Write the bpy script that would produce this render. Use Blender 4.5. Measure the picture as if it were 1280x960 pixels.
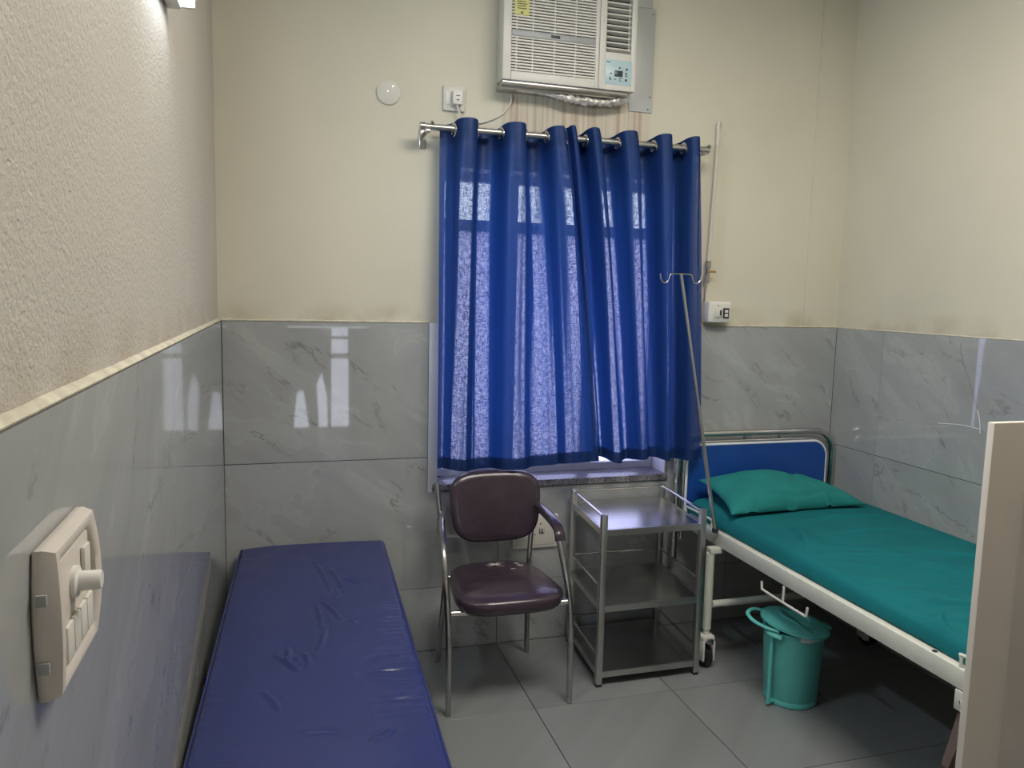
import bpy, bmesh, math, random
from mathutils import Vector, Matrix, noise
random.seed(7)
C = bpy.context.scene.collection
for o in list(bpy.data.objects): bpy.data.objects.remove(o)
PI = math.pi
# ------------------------------------------------------------------ camera
yaw, pitch, roll = 0.287581, 0.1151, 0.0231
def cam_axes():
    cy, sy, cp, sp = math.cos(yaw), math.sin(yaw), math.cos(pitch), math.sin(pitch)
    f = Vector((sy*cp, cy*cp, -sp)); r = Vector((cy, -sy, 0)); u = r.cross(f)
    return math.cos(roll)*r + math.sin(roll)*u, -math.sin(roll)*r + math.cos(roll)*u, f
cr, cu, cf = cam_axes()
cam = bpy.data.objects.new('camera', bpy.data.cameras.new('camera')); C.objects.link(cam)
M = Matrix((cr, cu, -cf)).transposed().to_4x4(); M.translation = (0.2414, -3.3373, 1.6238)
cam.matrix_world = M
cam.data.sensor_width = 36; cam.data.lens = 27.252; cam.data.clip_start = 0.02
bpy.context.scene.camera = cam
# ------------------------------------------------------------------ world, exposure
W = bpy.data.worlds.new('sky'); bpy.context.scene.world = W; W.use_nodes = True
bg = W.node_tree.nodes['Background']; bg.inputs[0].default_value = (0.80, 0.85, 1.0, 1); bg.inputs[1].default_value = 4.6
vs = bpy.context.scene.view_settings
vs.view_transform = 'Standard'; vs.look = 'None'; vs.gamma = 1; vs.exposure = -0.18; vs.use_curve_mapping = False
def area(name, loc, rot, sx, sy, power, col=(1,1,1), portal=False):
    l = bpy.data.lights.new(name, 'AREA'); l.shape = 'RECTANGLE'; l.size = sx; l.size_y = sy; l.energy = power; l.color = col
    if portal: l.cycles.is_portal = True
    o = bpy.data.objects.new(name, l); C.objects.link(o); o.location = loc; o.rotation_euler = rot
    return o
area('window_portal', (1.455, 0.27, 1.42), (-PI/2, 0, 0), 1.2, 1.4, 1, portal=True)      # daylight through the window
area('door_portal', (0.72, -4.78, 1.03), (PI/2, 0, 0), 1.0, 2.1, 1, portal=True)        # daylight through the doorway behind
CEIL = 3.2; REAR = -4.6; WD = 2.953; HT = 1.492

# ------------------------------------------------------------------ materials
def nt(name):
    m = bpy.data.materials.new(name); m.use_nodes = True
    return m, m.node_tree, m.node_tree.nodes['Principled BSDF']
def N(t, typ, **k):
    n = t.nodes.new(typ)
    for a, b in k.items():
        if a == 'inp':
            for i, v in b.items(): n.inputs[i].default_value = v
        else: setattr(n, a, b)
    return n
def L(t, a, b): t.links.new(a, b)
def ramp(t, fac, stops):
    r = N(t, 'ShaderNodeValToRGB'); e = r.color_ramp.elements
    e[0].position = stops[0][0]; e[0].color = (*stops[0][1], 1); e[1].position = stops[-1][0]; e[1].color = (*stops[-1][1], 1)
    for p_, c in stops[1:-1]:
        x = e.new(p_); x.color = (*c, 1)
    L(t, fac, r.inputs[0]); return r
def mat(name, col, rough=.5, metal=0, var=.06, nscale=8, bump=0, bscale=60, spec=.5, coat=0, stretch=None, rvar=0):
    m, t, b = nt(name)
    b.inputs['Roughness'].default_value = rough; b.inputs['Metallic'].default_value = metal
    b.inputs['Specular IOR Level'].default_value = spec; b.inputs['Coat Weight'].default_value = coat
    tc = N(t, 'ShaderNodeTexCoord'); src = tc.outputs['Object']
    if stretch:
        mp = N(t, 'ShaderNodeMapping'); mp.inputs['Scale'].default_value = stretch; L(t, src, mp.inputs[0]); src = mp.outputs[0]
    n = N(t, 'ShaderNodeTexNoise', inp={'Scale': nscale, 'Detail': 4}); L(t, src, n.inputs['Vector'])
    lo = tuple(c*(1-var) for c in col); hi = tuple(min(1, c*(1+var)) for c in col)
    r = ramp(t, n.outputs[0], [(.35, lo), (.65, hi)]); L(t, r.outputs[0], b.inputs['Base Color'])
    if rvar:
        mr = N(t, 'ShaderNodeMapRange', inp={1: .3, 2: .7, 3: max(0, rough-rvar), 4: rough+rvar}); L(t, n.outputs[0], mr.inputs[0]); L(t, mr.outputs[0], b.inputs['Roughness'])
    if bump:
        n2 = N(t, 'ShaderNodeTexNoise', inp={'Scale': bscale, 'Detail': 5}); L(t, src, n2.inputs['Vector'])
        bp = N(t, 'ShaderNodeBump', inp={'Strength': bump, 'Distance': .004}); L(t, n2.outputs[0], bp.inputs['Height']); L(t, bp.outputs[0], b.inputs['Normal'])
    return m
def tile_mat(name, base, rough, veins=.5, spec=.5):
    m, t, b = nt(name)
    g = N(t, 'ShaderNodeNewGeometry'); oi = N(t, 'ShaderNodeObjectInfo')
    mul = N(t, 'ShaderNodeVectorMath', operation='SCALE'); cx = N(t, 'ShaderNodeCombineXYZ')
    for i in range(3): L(t, oi.outputs['Random'], cx.inputs[i])
    L(t, cx.outputs[0], mul.inputs[0]); mul.inputs['Scale'].default_value = 17
    ad = N(t, 'ShaderNodeVectorMath', operation='ADD'); L(t, g.outputs['Position'], ad.inputs[0]); L(t, mul.outputs[0], ad.inputs[1])
    th = math.radians(-38); d1 = N(t, 'ShaderNodeVectorMath', operation='DOT_PRODUCT'); d1.inputs[1].default_value = (math.cos(th), -math.cos(th), math.sin(th)); L(t, ad.outputs[0], d1.inputs[0])
    d2 = N(t, 'ShaderNodeVectorMath', operation='DOT_PRODUCT'); d2.inputs[1].default_value = (-2.6*math.sin(th), 2.6*math.sin(th), 2.6*math.cos(th)); L(t, ad.outputs[0], d2.inputs[0])
    cc = N(t, 'ShaderNodeCombineXYZ'); L(t, d1.outputs['Value'], cc.inputs[0]); L(t, d2.outputs['Value'], cc.inputs[1]); L(t, oi.outputs['Random'], cc.inputs[2]); mp = cc
    n1 = N(t, 'ShaderNodeTexNoise', inp={'Scale': 1.6, 'Detail': 8, 'Roughness': .6, 'Distortion': .5}); L(t, mp.outputs[0], n1.inputs['Vector'])
    n2 = N(t, 'ShaderNodeTexNoise', inp={'Scale': 1.1, 'Detail': 7, 'Roughness': .62, 'Distortion': .3}); L(t, mp.outputs[0], n2.inputs['Vector'])
    n3 = N(t, 'ShaderNodeTexNoise', inp={'Scale': 5, 'Detail': 3, 'Distortion': .3}); L(t, mp.outputs[0], n3.inputs['Vector'])
    k = tuple(c*.86 for c in base); h = tuple(c*1.12 for c in base)
    r1 = ramp(t, n1.outputs[0], [(.3, k), (.7, h)])
    # a vein is where the noise crosses one value
    sb = N(t, 'ShaderNodeMath', operation='SUBTRACT'); L(t, n2.outputs[0], sb.inputs[0]); sb.inputs[1].default_value = .5
    ab = N(t, 'ShaderNodeMath', operation='ABSOLUTE'); L(t, sb.outputs[0], ab.inputs[0])
    v = N(t, 'ShaderNodeMapRange', inp={1: 0, 2: .011, 3: 1, 4: 0}); L(t, ab.outputs[0], v.inputs[0])
    g3 = N(t, 'ShaderNodeMapRange', inp={1: .48, 2: .62, 3: 0, 4: veins}); L(t, n3.outputs[0], g3.inputs[0])
    vm = N(t, 'ShaderNodeMath', operation='MULTIPLY'); L(t, v.outputs[0], vm.inputs[0]); L(t, g3.outputs[0], vm.inputs[1])
    mx = N(t, 'ShaderNodeMixRGB'); L(t, vm.outputs[0], mx.inputs[0]); L(t, r1.outputs[0], mx.inputs[1]); mx.inputs[2].default_value = (base[0]*.45, base[1]*.45, base[2]*.42, 1)
    # soft pale veins
    sb2 = N(t, 'ShaderNodeMath', operation='SUBTRACT'); L(t, n1.outputs[0], sb2.inputs[0]); sb2.inputs[1].default_value = .56
    ab2 = N(t, 'ShaderNodeMath', operation='ABSOLUTE'); L(t, sb2.outputs[0], ab2.inputs[0])
    v2 = N(t, 'ShaderNodeMapRange', inp={1: 0, 2: .02, 3: .3*min(1, veins*2), 4: 0}); L(t, ab2.outputs[0], v2.inputs[0])
    mx2 = N(t, 'ShaderNodeMixRGB'); L(t, v2.outputs[0], mx2.inputs[0]); L(t, mx.outputs[0], mx2.inputs[1]); mx2.inputs[2].default_value = (base[0]*1.35, base[1]*1.35, base[2]*1.33, 1)
    L(t, mx2.outputs[0], b.inputs['Base Color']); b.inputs['Roughness'].default_value = rough; b.inputs['Specular IOR Level'].default_value = spec
    return m
def plaster_mat(name, col, relief, stain=False, grime=True, scale=38):
    m, t, b = nt(name); g = N(t, 'ShaderNodeNewGeometry'); P = g.outputs['Position']
    n = N(t, 'ShaderNodeTexNoise', inp={'Scale': 1.3, 'Detail': 5}); L(t, P, n.inputs['Vector'])
    r = ramp(t, n.outputs[0], [(.3, tuple(c*.93 for c in col)), (.7, tuple(min(1, c*1.04) for c in col))]); out = r.outputs[0]
    sx = N(t, 'ShaderNodeSeparateXYZ'); L(t, P, sx.inputs[0])
    if grime:   # brown damp tide just above the tiling
        n4 = N(t, 'ShaderNodeTexNoise', inp={'Scale': 6, 'Detail': 6}); L(t, P, n4.inputs['Vector'])
        z = N(t, 'ShaderNodeMapRange', inp={1: HT, 2: HT+.10, 3: .8, 4: 0}); L(t, sx.outputs[2], z.inputs[0])
        k = N(t, 'ShaderNodeMapRange', inp={1: .42, 2: .68, 3: .05, 4: .8}); L(t, n4.outputs[0], k.inputs[0])
        mu = N(t, 'ShaderNodeMath', operation='MULTIPLY'); L(t, z.outputs[0], mu.inputs[0]); L(t, k.outputs[0], mu.inputs[1])
        mx = N(t, 'ShaderNodeMixRGB'); L(t, mu.outputs[0], mx.inputs[0]); L(t, out, mx.inputs[1]); mx.inputs[2].default_value = (.38, .30, .19, 1); out = mx.outputs[0]
    if stain:   # drip stains under the air conditioner
        def band(v, a, b_, c, d):
            m1 = N(t, 'ShaderNodeMapRange', inp={1: a, 2: b_, 3: 0, 4: 1}); L(t, v, m1.inputs[0])
            m2 = N(t, 'ShaderNodeMapRange', inp={1: c, 2: d, 3: 1, 4: 0}); L(t, v, m2.inputs[0])
            q = N(t, 'ShaderNodeMath', operation='MULTIPLY'); L(t, m1.outputs[0], q.inputs[0]); L(t, m2.outputs[0], q.inputs[1]); return q.outputs[0]
        bx = band(sx.outputs[0], 1.15, 1.18, 1.85, 1.87); bz = band(sx.outputs[2], 1.6, 2.1, 2.55, 2.6)
        mp = N(t, 'ShaderNodeMapping'); mp.inputs['Scale'].default_value = (60, 60, 1.6); L(t, P, mp.inputs[0])
        n5 = N(t, 'ShaderNodeTexNoise', inp={'Scale': 1, 'Detail': 3}); L(t, mp.outputs[0], n5.inputs['Vector'])
        k = N(t, 'ShaderNodeMapRange', inp={1: .42, 2: .66, 3: .14, 4: .8}); L(t, n5.outputs[0], k.inputs[0])
        q = N(t, 'ShaderNodeMath', operation='MULTIPLY'); L(t, bx, q.inputs[0]); L(t, bz, q.inputs[1])
        q2 = N(t, 'ShaderNodeMath', operation='MULTIPLY'); L(t, q.outputs[0], q2.inputs[0]); L(t, k.outputs[0], q2.inputs[1])
        mx = N(t, 'ShaderNodeMixRGB'); L(t, q2.outputs[0], mx.inputs[0]); L(t, out, mx.inputs[1]); mx.inputs[2].default_value = (.42, .30, .22, 1); out = mx.outputs[0]
    L(t, out, b.inputs['Base Color']); b.inputs['Roughness'].default_value = .62; b.inputs['Specular IOR Level'].default_value = .35
    nb = N(t, 'ShaderNodeTexNoise', inp={'Scale': scale, 'Detail': 6, 'Distortion': .6}); L(t, P, nb.inputs['Vector'])
    bp = N(t, 'ShaderNodeBump', inp={'Strength': relief, 'Distance': .006}); L(t, nb.outputs[0], bp.inputs['Height']); L(t, bp.outputs[0], b.inputs['Normal'])
    return m
def cloth_mat(name, col, weave=900, bump=.15, sheen=.2, rough=.85):
    m = mat(name, col, rough, 0, .07, 5, bump, 300, .2)
    m.node_tree.nodes['Principled BSDF'].inputs['Sheen Weight'].default_value = sheen
    return m
def curtain_mat():
    m, t, b = nt('curtain_cloth')
    t.nodes.remove(b); out = t.nodes['Material Output']
    tc = N(t, 'ShaderNodeTexCoord')
    mp1 = N(t, 'ShaderNodeMapping'); mp1.inputs['Scale'].default_value = (330, 330, 50); L(t, tc.outputs['Object'], mp1.inputs[0])
    mp2 = N(t, 'ShaderNodeMapping'); mp2.inputs['Scale'].default_value = (50, 50, 330); L(t, tc.outputs['Object'], mp2.inputs[0])
    a = N(t, 'ShaderNodeTexNoise', inp={'Scale': 1, 'Detail': 2}); L(t, mp1.outputs[0], a.inputs['Vector'])
    c = N(t, 'ShaderNodeTexNoise', inp={'Scale': 1, 'Detail': 2}); L(t, mp2.outputs[0], c.inputs['Vector'])
    s = N(t, 'ShaderNodeMath', operation='ADD'); L(t, a.outputs[0], s.inputs[0]); L(t, c.outputs[0], s.inputs[1])
    holes = N(t, 'ShaderNodeMapRange', inp={1: .82, 2: 1.18, 3: .03, 4: .23}); L(t, s.outputs[0], holes.inputs[0])
    # the weave opens where the cloth hangs square to the window and closes where it is gathered into a fold
    ge = N(t, 'ShaderNodeNewGeometry'); se = N(t, 'ShaderNodeSeparateXYZ'); L(t, ge.outputs['Normal'], se.inputs[0])
    an = N(t, 'ShaderNodeMath', operation='ABSOLUTE'); L(t, se.outputs[1], an.inputs[0])
    op = N(t, 'ShaderNodeMapRange', inp={1: .82, 2: .98, 3: 0, 4: 1}); L(t, an.outputs[0], op.inputs[0])
    hm = N(t, 'ShaderNodeMath', operation='MULTIPLY'); L(t, holes.outputs[0], hm.inputs[0]); L(t, op.outputs[0], hm.inputs[1]); holes = hm
    df = N(t, 'ShaderNodeBsdfDiffuse', inp={'Color': (.014, .045, .17, 1)})
    tl = N(t, 'ShaderNodeBsdfTranslucent', inp={'Color': (.02, .085, .32, 1)})
    gl = N(t, 'ShaderNodeBsdfGlossy', inp={'Color': (.5, .6, 1, 1), 'Roughness': .45})
    tr = N(t, 'ShaderNodeBsdfTransparent')
    m1 = N(t, 'ShaderNodeMixShader', inp={0: .41}); L(t, df.outputs[0], m1.inputs[1]); L(t, tl.outputs[0], m1.inputs[2])
    m2 = N(t, 'ShaderNodeMixShader', inp={0: .04}); L(t, m1.outputs[0], m2.inputs[1]); L(t, gl.outputs[0], m2.inputs[2])
    m3 = N(t, 'ShaderNodeMixShader'); L(t, holes.outputs[0], m3.inputs[0]); L(t, m2.outputs[0], m3.inputs[1]); L(t, tr.outputs[0], m3.inputs[2])
    L(t, m3.outputs[0], out.inputs[0]); return m
def emit(name, col, s):
    m, t, b = nt(name); b.inputs['Emission Color'].default_value = (*col, 1); b.inputs['Emission Strength'].default_value = s; b.inputs['Base Color'].default_value = (*col, 1); return m
def glass_mat(name, frosted=False):
    m, t, b = nt(name); t.nodes.remove(b); out = t.nodes['Material Output']
    tr = N(t, 'ShaderNodeBsdfTransparent', inp={'Color': (.92, .95, .97, 1)}); gl = N(t, 'ShaderNodeBsdfGlossy', inp={'Roughness': .03})
    if frosted:
        tl = N(t, 'ShaderNodeBsdfTranslucent', inp={'Color': (.80, .79, .95, 1)}); q = N(t, 'ShaderNodeMixShader', inp={0: .08}); L(t, tl.outputs[0], q.inputs[1]); L(t, tr.outputs[0], q.inputs[2]); tr = q
    mx = N(t, 'ShaderNodeMixShader', inp={0: .06}); L(t, tr.outputs[0], mx.inputs[1]); L(t, gl.outputs[0], mx.inputs[2]); L(t, mx.outputs[0], out.inputs[0]); return m

CREAM = (.66, .625, .51)
MT = dict(
 plaster_back=plaster_mat('cream_wall_paint', CREAM, .12, stain=True),
 plaster_side=plaster_mat('cream_wall_paint_side', CREAM, .10),
 plaster_rough=plaster_mat('rough_cream_plaster', (.56, .52, .46), .7, scale=120),
 ceiling=plaster_mat('white_ceiling_paint', (.78, .76, .70), .05, grime=False),
 cement=mat('pale_cement', (.60, .56, .45), .9, 0, .14, 22, .8, 50),
 grout=mat('dark_grout', (.05, .05, .05), .9),
 tile=tile_mat('grey_marble_wall_tile', (.37, .382, .38), .03, .7, .85),
 floor=tile_mat('grey_floor_tile', (.235, .245, .245), .30, .0, .5),
 crack=mat('dark_crack', (.16, .17, .16), .6), glint_pale=mat('pale_crack_glint', (.46, .48, .48), .4),  # the pale tone stands for the faint glint along the crack
 granite=mat('granite_sill', (.20, .19, .21), .2, 0, .5, 120),
 white=mat('white_paint', (.74, .75, .78), .45, 0, .03),
 reveal=mat('white_reveal_paint', (.78, .78, .80), .5, 0, .03),
 partition=mat('cream_partition_paint', (.70, .63, .56), .4, 0, .03, 3),
 partition2=mat('grey_partition_paint', (.56, .52, .47), .5, 0, .05, 6),
 glass=glass_mat('clear_glass'), frost=glass_mat('frosted_glass', True),
 curtain=curtain_mat(),
 steel=mat('brushed_stainless_steel', (.60, .60, .59), .24, 1, .04, 6, stretch=(1, 14, 14)),
 steel_post=mat('dull_stainless_steel', (.55, .54, .52), .33, 1, .08, 6),
 chrome=mat('chrome_tube', (.62, .61, .60), .16, 1, .05),
 oldchrome=mat('worn_chrome_tube', (.50, .49, .48), .24, 1, .15, 20),
 bed_white=mat('white_enamel_paint', (.66, .67, .60), .35, 0, .05, 12),
 board_blue=mat('blue_laminate', (.012, .065, .30), .35, 0, .05),
 teal=cloth_mat('teal_green_cotton', (.006, .142, .160), sheen=0),
 teal_pillow=cloth_mat('pale_teal_cotton', (.018, .20, .19), sheen=0),
 rexine=mat('blue_vinyl', (.026, .036, .145), .28, 0, .05, 5, .10, 160),
 board=mat('tan_plywood', (.46, .34, .22), .6, 0, .15, 18, stretch=(1, 8, 1)),
 darkmetal=mat('black_painted_steel', (.03, .03, .035), .45),
 brown=mat('dark_brown_vinyl', (.042, .027, .040), .26, 0, .18, 9, .08, 220, coat=.15),
 tear=mat('torn_pale_lining', (.62, .55, .52), .9, 0, .2, 90),
 black=mat('black_rubber', (.015, .015, .018), .5),
 bin=mat('teal_plastic', (.12, .52, .49), .36, 0, .04),
 bag=mat('clear_plastic_bag', (.75, .78, .78), .25),
 plastic=mat('white_plastic', (.74, .73, .69), .42, 0, .02),
 plastic2=mat('off_white_plastic', (.66, .64, .58), .55, 0, .03),
 switchwhite=mat('aged_white_plastic', (.66, .60, .54), .38, 0, .03),
 acwhite=mat('white_ac_plastic', (.66, .64, .58), .42, 0, .02),
 acdark=mat('dark_ac_interior', (.02, .019, .018), .7),
 acband=mat('grey_ac_band', (.36, .37, .37), .4),
 acpanel=mat('pale_blue_panel', (.42, .56, .60), .35),
 display=mat('dark_display', (.03, .045, .05), .3),
 yellow=mat('yellow_label', (.62, .60, .22), .6, 0, .08, 60),
 ink=mat('dark_ink', (.06, .06, .05), .6),
 foil=mat('crumpled_clear_wrap', (.75, .72, .66), .2, .3, .2, 60, .8, 40),
 sheetmetal=mat('painted_sheet_metal', (.52, .54, .54), .45, .2, .04, 4),
 brass=mat('brass', (.45, .30, .10), .4, .8, .2, 60),
 stool=mat('brown_plastic', (.50, .33, .30), .45),
 exterior=mat('pale_concrete_ground', (.55, .55, .6), .9),
 doorcloth=cloth_mat('grey_green_curtain', (.17, .18, .15)),
 lamp=emit('tube_light_glow', (.80, .90, 1.0), 26), lamp_added=emit('added_panel_glow', (1.0, .86, .68), 6),  # the warm glow belongs to the added ceiling panel
)
# ------------------------------------------------------------------ mesh helpers
WORLD = {}
class MB:
    def __init__(s): s.bm = bmesh.new()
    def add(s, tmp, M_=None):
        if M_ is not None: bmesh.ops.transform(tmp, matrix=M_, verts=tmp.verts)
        me = bpy.data.meshes.new('t'); tmp.to_mesh(me); tmp.free(); s.bm.from_mesh(me); bpy.data.meshes.remove(me); return s
    def box(s, x0, x1, y0, y1, z0, z1, bev=0, seg=2, M_=None):
        t = bmesh.new(); bmesh.ops.create_cube(t, size=1)
        for v in t.verts: v.co = ((x0+x1)/2+v.co.x*(x1-x0), (y0+y1)/2+v.co.y*(y1-y0), (z0+z1)/2+v.co.z*(z1-z0))
        if bev: bmesh.ops.bevel(t, geom=t.edges[:], offset=bev, segments=seg, affect='EDGES', profile=.5)
        return s.add(t, M_)
    def cyl(s, p, q, r, r2=None, seg=20, cap=True):
        p, q = Vector(p), Vector(q); d = q-p; t = bmesh.new()
        bmesh.ops.create_cone(t, cap_ends=cap, segments=seg, radius1=r, radius2=r if r2 is None else r2, depth=d.length)
        return s.add(t, Matrix.Translation((p+q)/2) @ d.to_track_quat('Z', 'Y').to_matrix().to_4x4())
    def tube(s, pts, r, seg=12, sm=0, sx=1, sy=1, closed=False):
        P = [Vector(a) for a in pts]
        if sm:
            Q = []; n = len(P); rng = range(n if closed else n-1)
            for i in rng:
                a, b, c, d = (P[(i-1) % n], P[i], P[(i+1) % n], P[(i+2) % n]) if closed else (P[max(0, i-1)], P[i], P[i+1], P[min(n-1, i+2)])
                for k in range(sm):
                    t = k/sm; Q.append(.5*((2*b)+(c-a)*t+(2*a-5*b+4*c-d)*t*t+(3*b-a-3*c+d)*t**3))
            if not closed: Q.append(P[-1])
            P = Q
        n = len(P); rings = []; up = None
        for i in range(n):
            a = P[i-1] if (i or closed) else P[0]; b = P[(i+1) % n] if (i < n-1 or closed) else P[-1]
            T = (b-a).normalized()
            if up is None: up = Vector((0, 0, 1)) if abs(T.z) < .9 else Vector((0, 1, 0))
            X = T.cross(up).normalized(); Y = X.cross(T).normalized(); up = Y
            rings.append([s.bm.verts.new(P[i]+X*math.cos(2*PI*k/seg)*r*sx+Y*math.sin(2*PI*k/seg)*r*sy) for k in range(seg)])
        for i in range(n if closed else n-1):
            A, B = rings[i], rings[(i+1) % n]
            for k in range(seg): s.bm.faces.new((A[k], A[(k+1) % seg], B[(k+1) % seg], B[k]))
        if not closed: s.bm.faces.new(rings[0][::-1]); s.bm.faces.new(rings[-1])
        return s
    def lathe(s, prof, c=(0, 0, 0), seg=40, sx=1, sy=1, M_=None):
        t = bmesh.new(); rings = []
        for r, z in prof:
            rings.append([t.verts.new((math.cos(2*PI*k/seg)*r*sx, math.sin(2*PI*k/seg)*r*sy, z)) for k in range(seg)])
        for A, B in zip(rings, rings[1:]):
            for k in range(seg): t.faces.new((A[k], A[(k+1) % seg], B[(k+1) % seg], B[k]))
        if prof[0][0] > 1e-4: t.faces.new(rings[0][::-1])
        if prof[-1][0] > 1e-4: t.faces.new(rings[-1])
        bmesh.ops.remove_doubles(t, verts=t.verts, dist=1e-5)
        return s.add(t, Matrix.Translation(c) @ (M_ or Matrix()))
    def poly(s, pts, d):          # extruded outline: pts 3D planar loop, d vector
        d = Vector(d); a = [s.bm.verts.new(p) for p in pts]; b = [s.bm.verts.new(Vector(p)+d) for p in pts]
        s.bm.faces.new(a[::-1]); s.bm.faces.new(b); n = len(a)
        for i in range(n): s.bm.faces.new((a[i], a[(i+1) % n], b[(i+1) % n], b[i]))
        return s
    def grid(s, nu, nv, f, closed_u=False):
        V = [[s.bm.verts.new(f(i/(nu-1) if not closed_u else i/nu, j/(nv-1))) for j in range(nv)] for i in range(nu)]
        for i in range(nu if closed_u else nu-1):
            for j in range(nv-1):
                a, b = V[i], V[(i+1) % nu]; s.bm.faces.new((a[j], b[j], b[j+1], a[j+1]))
        return V
    def build(s, name, m, parent=None, smooth=35, label=None, kind=None):
        bmesh.ops.recalc_face_normals(s.bm, faces=s.bm.faces)
        me = bpy.data.meshes.new(name); s.bm.to_mesh(me); s.bm.free()
        me.materials.append(m)
        if smooth:
            me.polygons.foreach_set('use_smooth', [True]*len(me.polygons))
            try: me.set_sharp_from_angle(angle=math.radians(smooth))
            except Exception: pass
        o = bpy.data.objects.new(name, me); C.objects.link(o)
        if parent: attach(o, parent)
        else: WORLD[o.name] = Vector((0, 0, 0))
        if label: o['label'] = label
        if kind: o['kind'] = kind
        return o
def attach(o, parent):
    o.parent = parent; w = WORLD[parent.name]; o.matrix_parent_inverse = Matrix.Translation(-w) if w.length else Matrix(); WORLD[o.name] = Vector((0, 0, 0))
def thing(name, label, cat, loc, group=None):
    o = bpy.data.objects.new(name, None); C.objects.link(o); o.location = loc; o.empty_display_size = .1
    WORLD[o.name] = Vector(loc); o['label'] = label; o['category'] = cat
    if group: o['group'] = group
    return o
def tag(o, label, cat, group=None):
    o['label'] = label; o['category'] = cat
    if group: o['group'] = group
    return o
def sstep(a, b, x):
    t = max(0, min(1, (x-a)/(b-a))); return t*t*(3-2*t)

# ================================================================== THE SETTING
def slab_tiles(parent, rects, make, m, name):
    for r in rects:
        make(*r).build(name, m, parent, smooth=0)
G = .0014      # half joint
ZR = [(0.0, .2969), (.2969, .8975), (.8975, HT)]
WX0, WX1, WZ0, WZ1 = .888, 2.022, .775, 2.165      # window opening
# back wall: plaster body with the opening, dark grout bed under the tiles
b = MB()
YB = .012
b.box(-.3, WX0, YB, .30, -.05, CEIL); b.box(WX1, WD+.3, YB, .30, -.05, CEIL); b.box(WX0, WX1, YB, .30, WZ1, CEIL); b.box(WX0, WX1, YB, .30, -.05, WZ0-.03)
wall_back = b.build('wall_back', MT['plaster_back'], smooth=0, kind='structure')
# grout bed
b = MB(); gy = .004
b.box(0, WX0-.042, gy, YB-.0005, 0, HT-.002); b.box(WX1+.005, WD, gy, YB-.0005, 0, HT-.002); b.box(WX0-.042, WX1+.005, gy, YB-.0005, 0, WZ0-.035)
b.build('grout', MT['grout'], wall_back, smooth=0)
J = [0, 1.18, 2.38, WD]
def bt(x0, x1, z0, z1): return MB().box(x0+G, x1-G, 0, .011, z0+G, z1-G, .0008, 1)
def bt_poly(pts): # polygon in XZ
    return MB().poly([(x, 0, z) for x, z in pts], (0, .011, 0))
bt(0, 1.18, *ZR[0]).build('wall_tile', MT['tile'], wall_back, 0); bt(1.18, 2.38, *ZR[0]).build('wall_tile', MT['tile'], wall_back, 0); bt(2.38, WD, *ZR[0]).build('wall_tile', MT['tile'], wall_back, 0)
zb = WZ0-.036
xl = WX0-.042; xr = WX1+.006
def lpoly(x0, x1, z0, z1, cut):  # tile with a notch for the window
    return bt_poly(cut)
z0, z1 = ZR[1]
bt_poly([(0+G, z0+G), (1.18-G, z0+G), (1.18-G, zb), (xl, zb), (xl, z1-G), (G, z1-G)]).build('wall_tile', MT['tile'], wall_back, 0)
bt_poly([(1.18+G, z0+G), (2.38-G, z0+G), (2.38-G, z1-G), (xr, z1-G), (xr, zb), (1.18+G, zb)]).build('wall_tile', MT['tile'], wall_back, 0)
bt(2.38, WD, z0, z1).build('wall_tile', MT['tile'], wall_back, 0)
bt(0, xl+G, *ZR[2]).build('wall_tile', MT['tile'], wall_back, 0); bt(xr-G, WD, *ZR[2]).build('wall_tile', MT['tile'], wall_back, 0)
# thin cement lip above the tiles, paint-line on the wall
def ledge(p0, p1, nrm, h=.012, d=.012, seed=0, amp=.5):
    mb = MB(); p0, p1, nrm = Vector(p0), Vector(p1), Vector(nrm); n = 120
    prof = [(0, -.002), (.9, -.002), (1, .3), (.55, .9), (0, 1.1)]
    R_ = []
    for i in range(n+1):
        c = p0.lerp(p1, i/n); a = 1+amp*noise.noise(Vector((i*.35+seed, seed, 0)))+amp*.6*noise.noise(Vector((i*.09, seed, 4)))
        R_.append([mb.bm.verts.new(c+nrm*(u*d*(.75+.25*a))+Vector((0, 0, max(-.002, v*h*a)))) for u, v in prof])
    for A, B in zip(R_, R_[1:]):
        for k in range(4): mb.bm.faces.new((A[k], B[k], B[k+1], A[k+1]))
    return mb
ledge((0, YB, HT), (WX0-.042, YB, HT), (0, -1, 0), .007, .012, 1).build('cement_lip', MT['cement'], wall_back, 60)
ledge((WX1+.006, YB, HT), (WD, YB, HT), (0, -1, 0), .006, .012, 2).build('cement_lip', MT['cement'], wall_back, 60)
# white strips along the window cut and a shallow painted corner bead
MB().box(WX0-.040, WX0, -.003, .0115, WZ0-.036, HT, .001).build('window_strip', MT['reveal'], wall_back)
MB().poly([(2.752, YB+.001, HT+.008), (2.7535, YB+.001, HT+.008), (2.7535, YB+.001, CEIL), (2.752, YB+.001, CEIL)], (0, -.006, 0)).build('plaster_joint', MT['plaster_side'], wall_back, 0)

# left wall
b = MB(); b.box(-.3, -.013, REAR-.2, .3, -.05, CEIL)
wall_left = b.build('wall_left', MT['plaster_rough'], smooth=0, kind='structure')
MB().box(-.0125, -.0005, REAR, .004, 0, HT-.002).build('grout', MT['grout'], wall_left, 0)
for (a, c) in [(-1.451, 0), (-2.651, -1.451), (-3.851, -2.651), (REAR, -3.851)]:
    for (z0, z1) in ZR:
        MB().box(-.011, 0, a+G*.5, c-G*.5, z0+G*1.1, z1-G*1.1).build('wall_tile', MT['tile'], wall_left, 0)
ledge((-.0125, 0, HT), (-.0125, REAR, HT), (1, 0, 0), .009, .012, 3, .18).build('cement_lip', MT['cement'], wall_left, 60)
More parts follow.
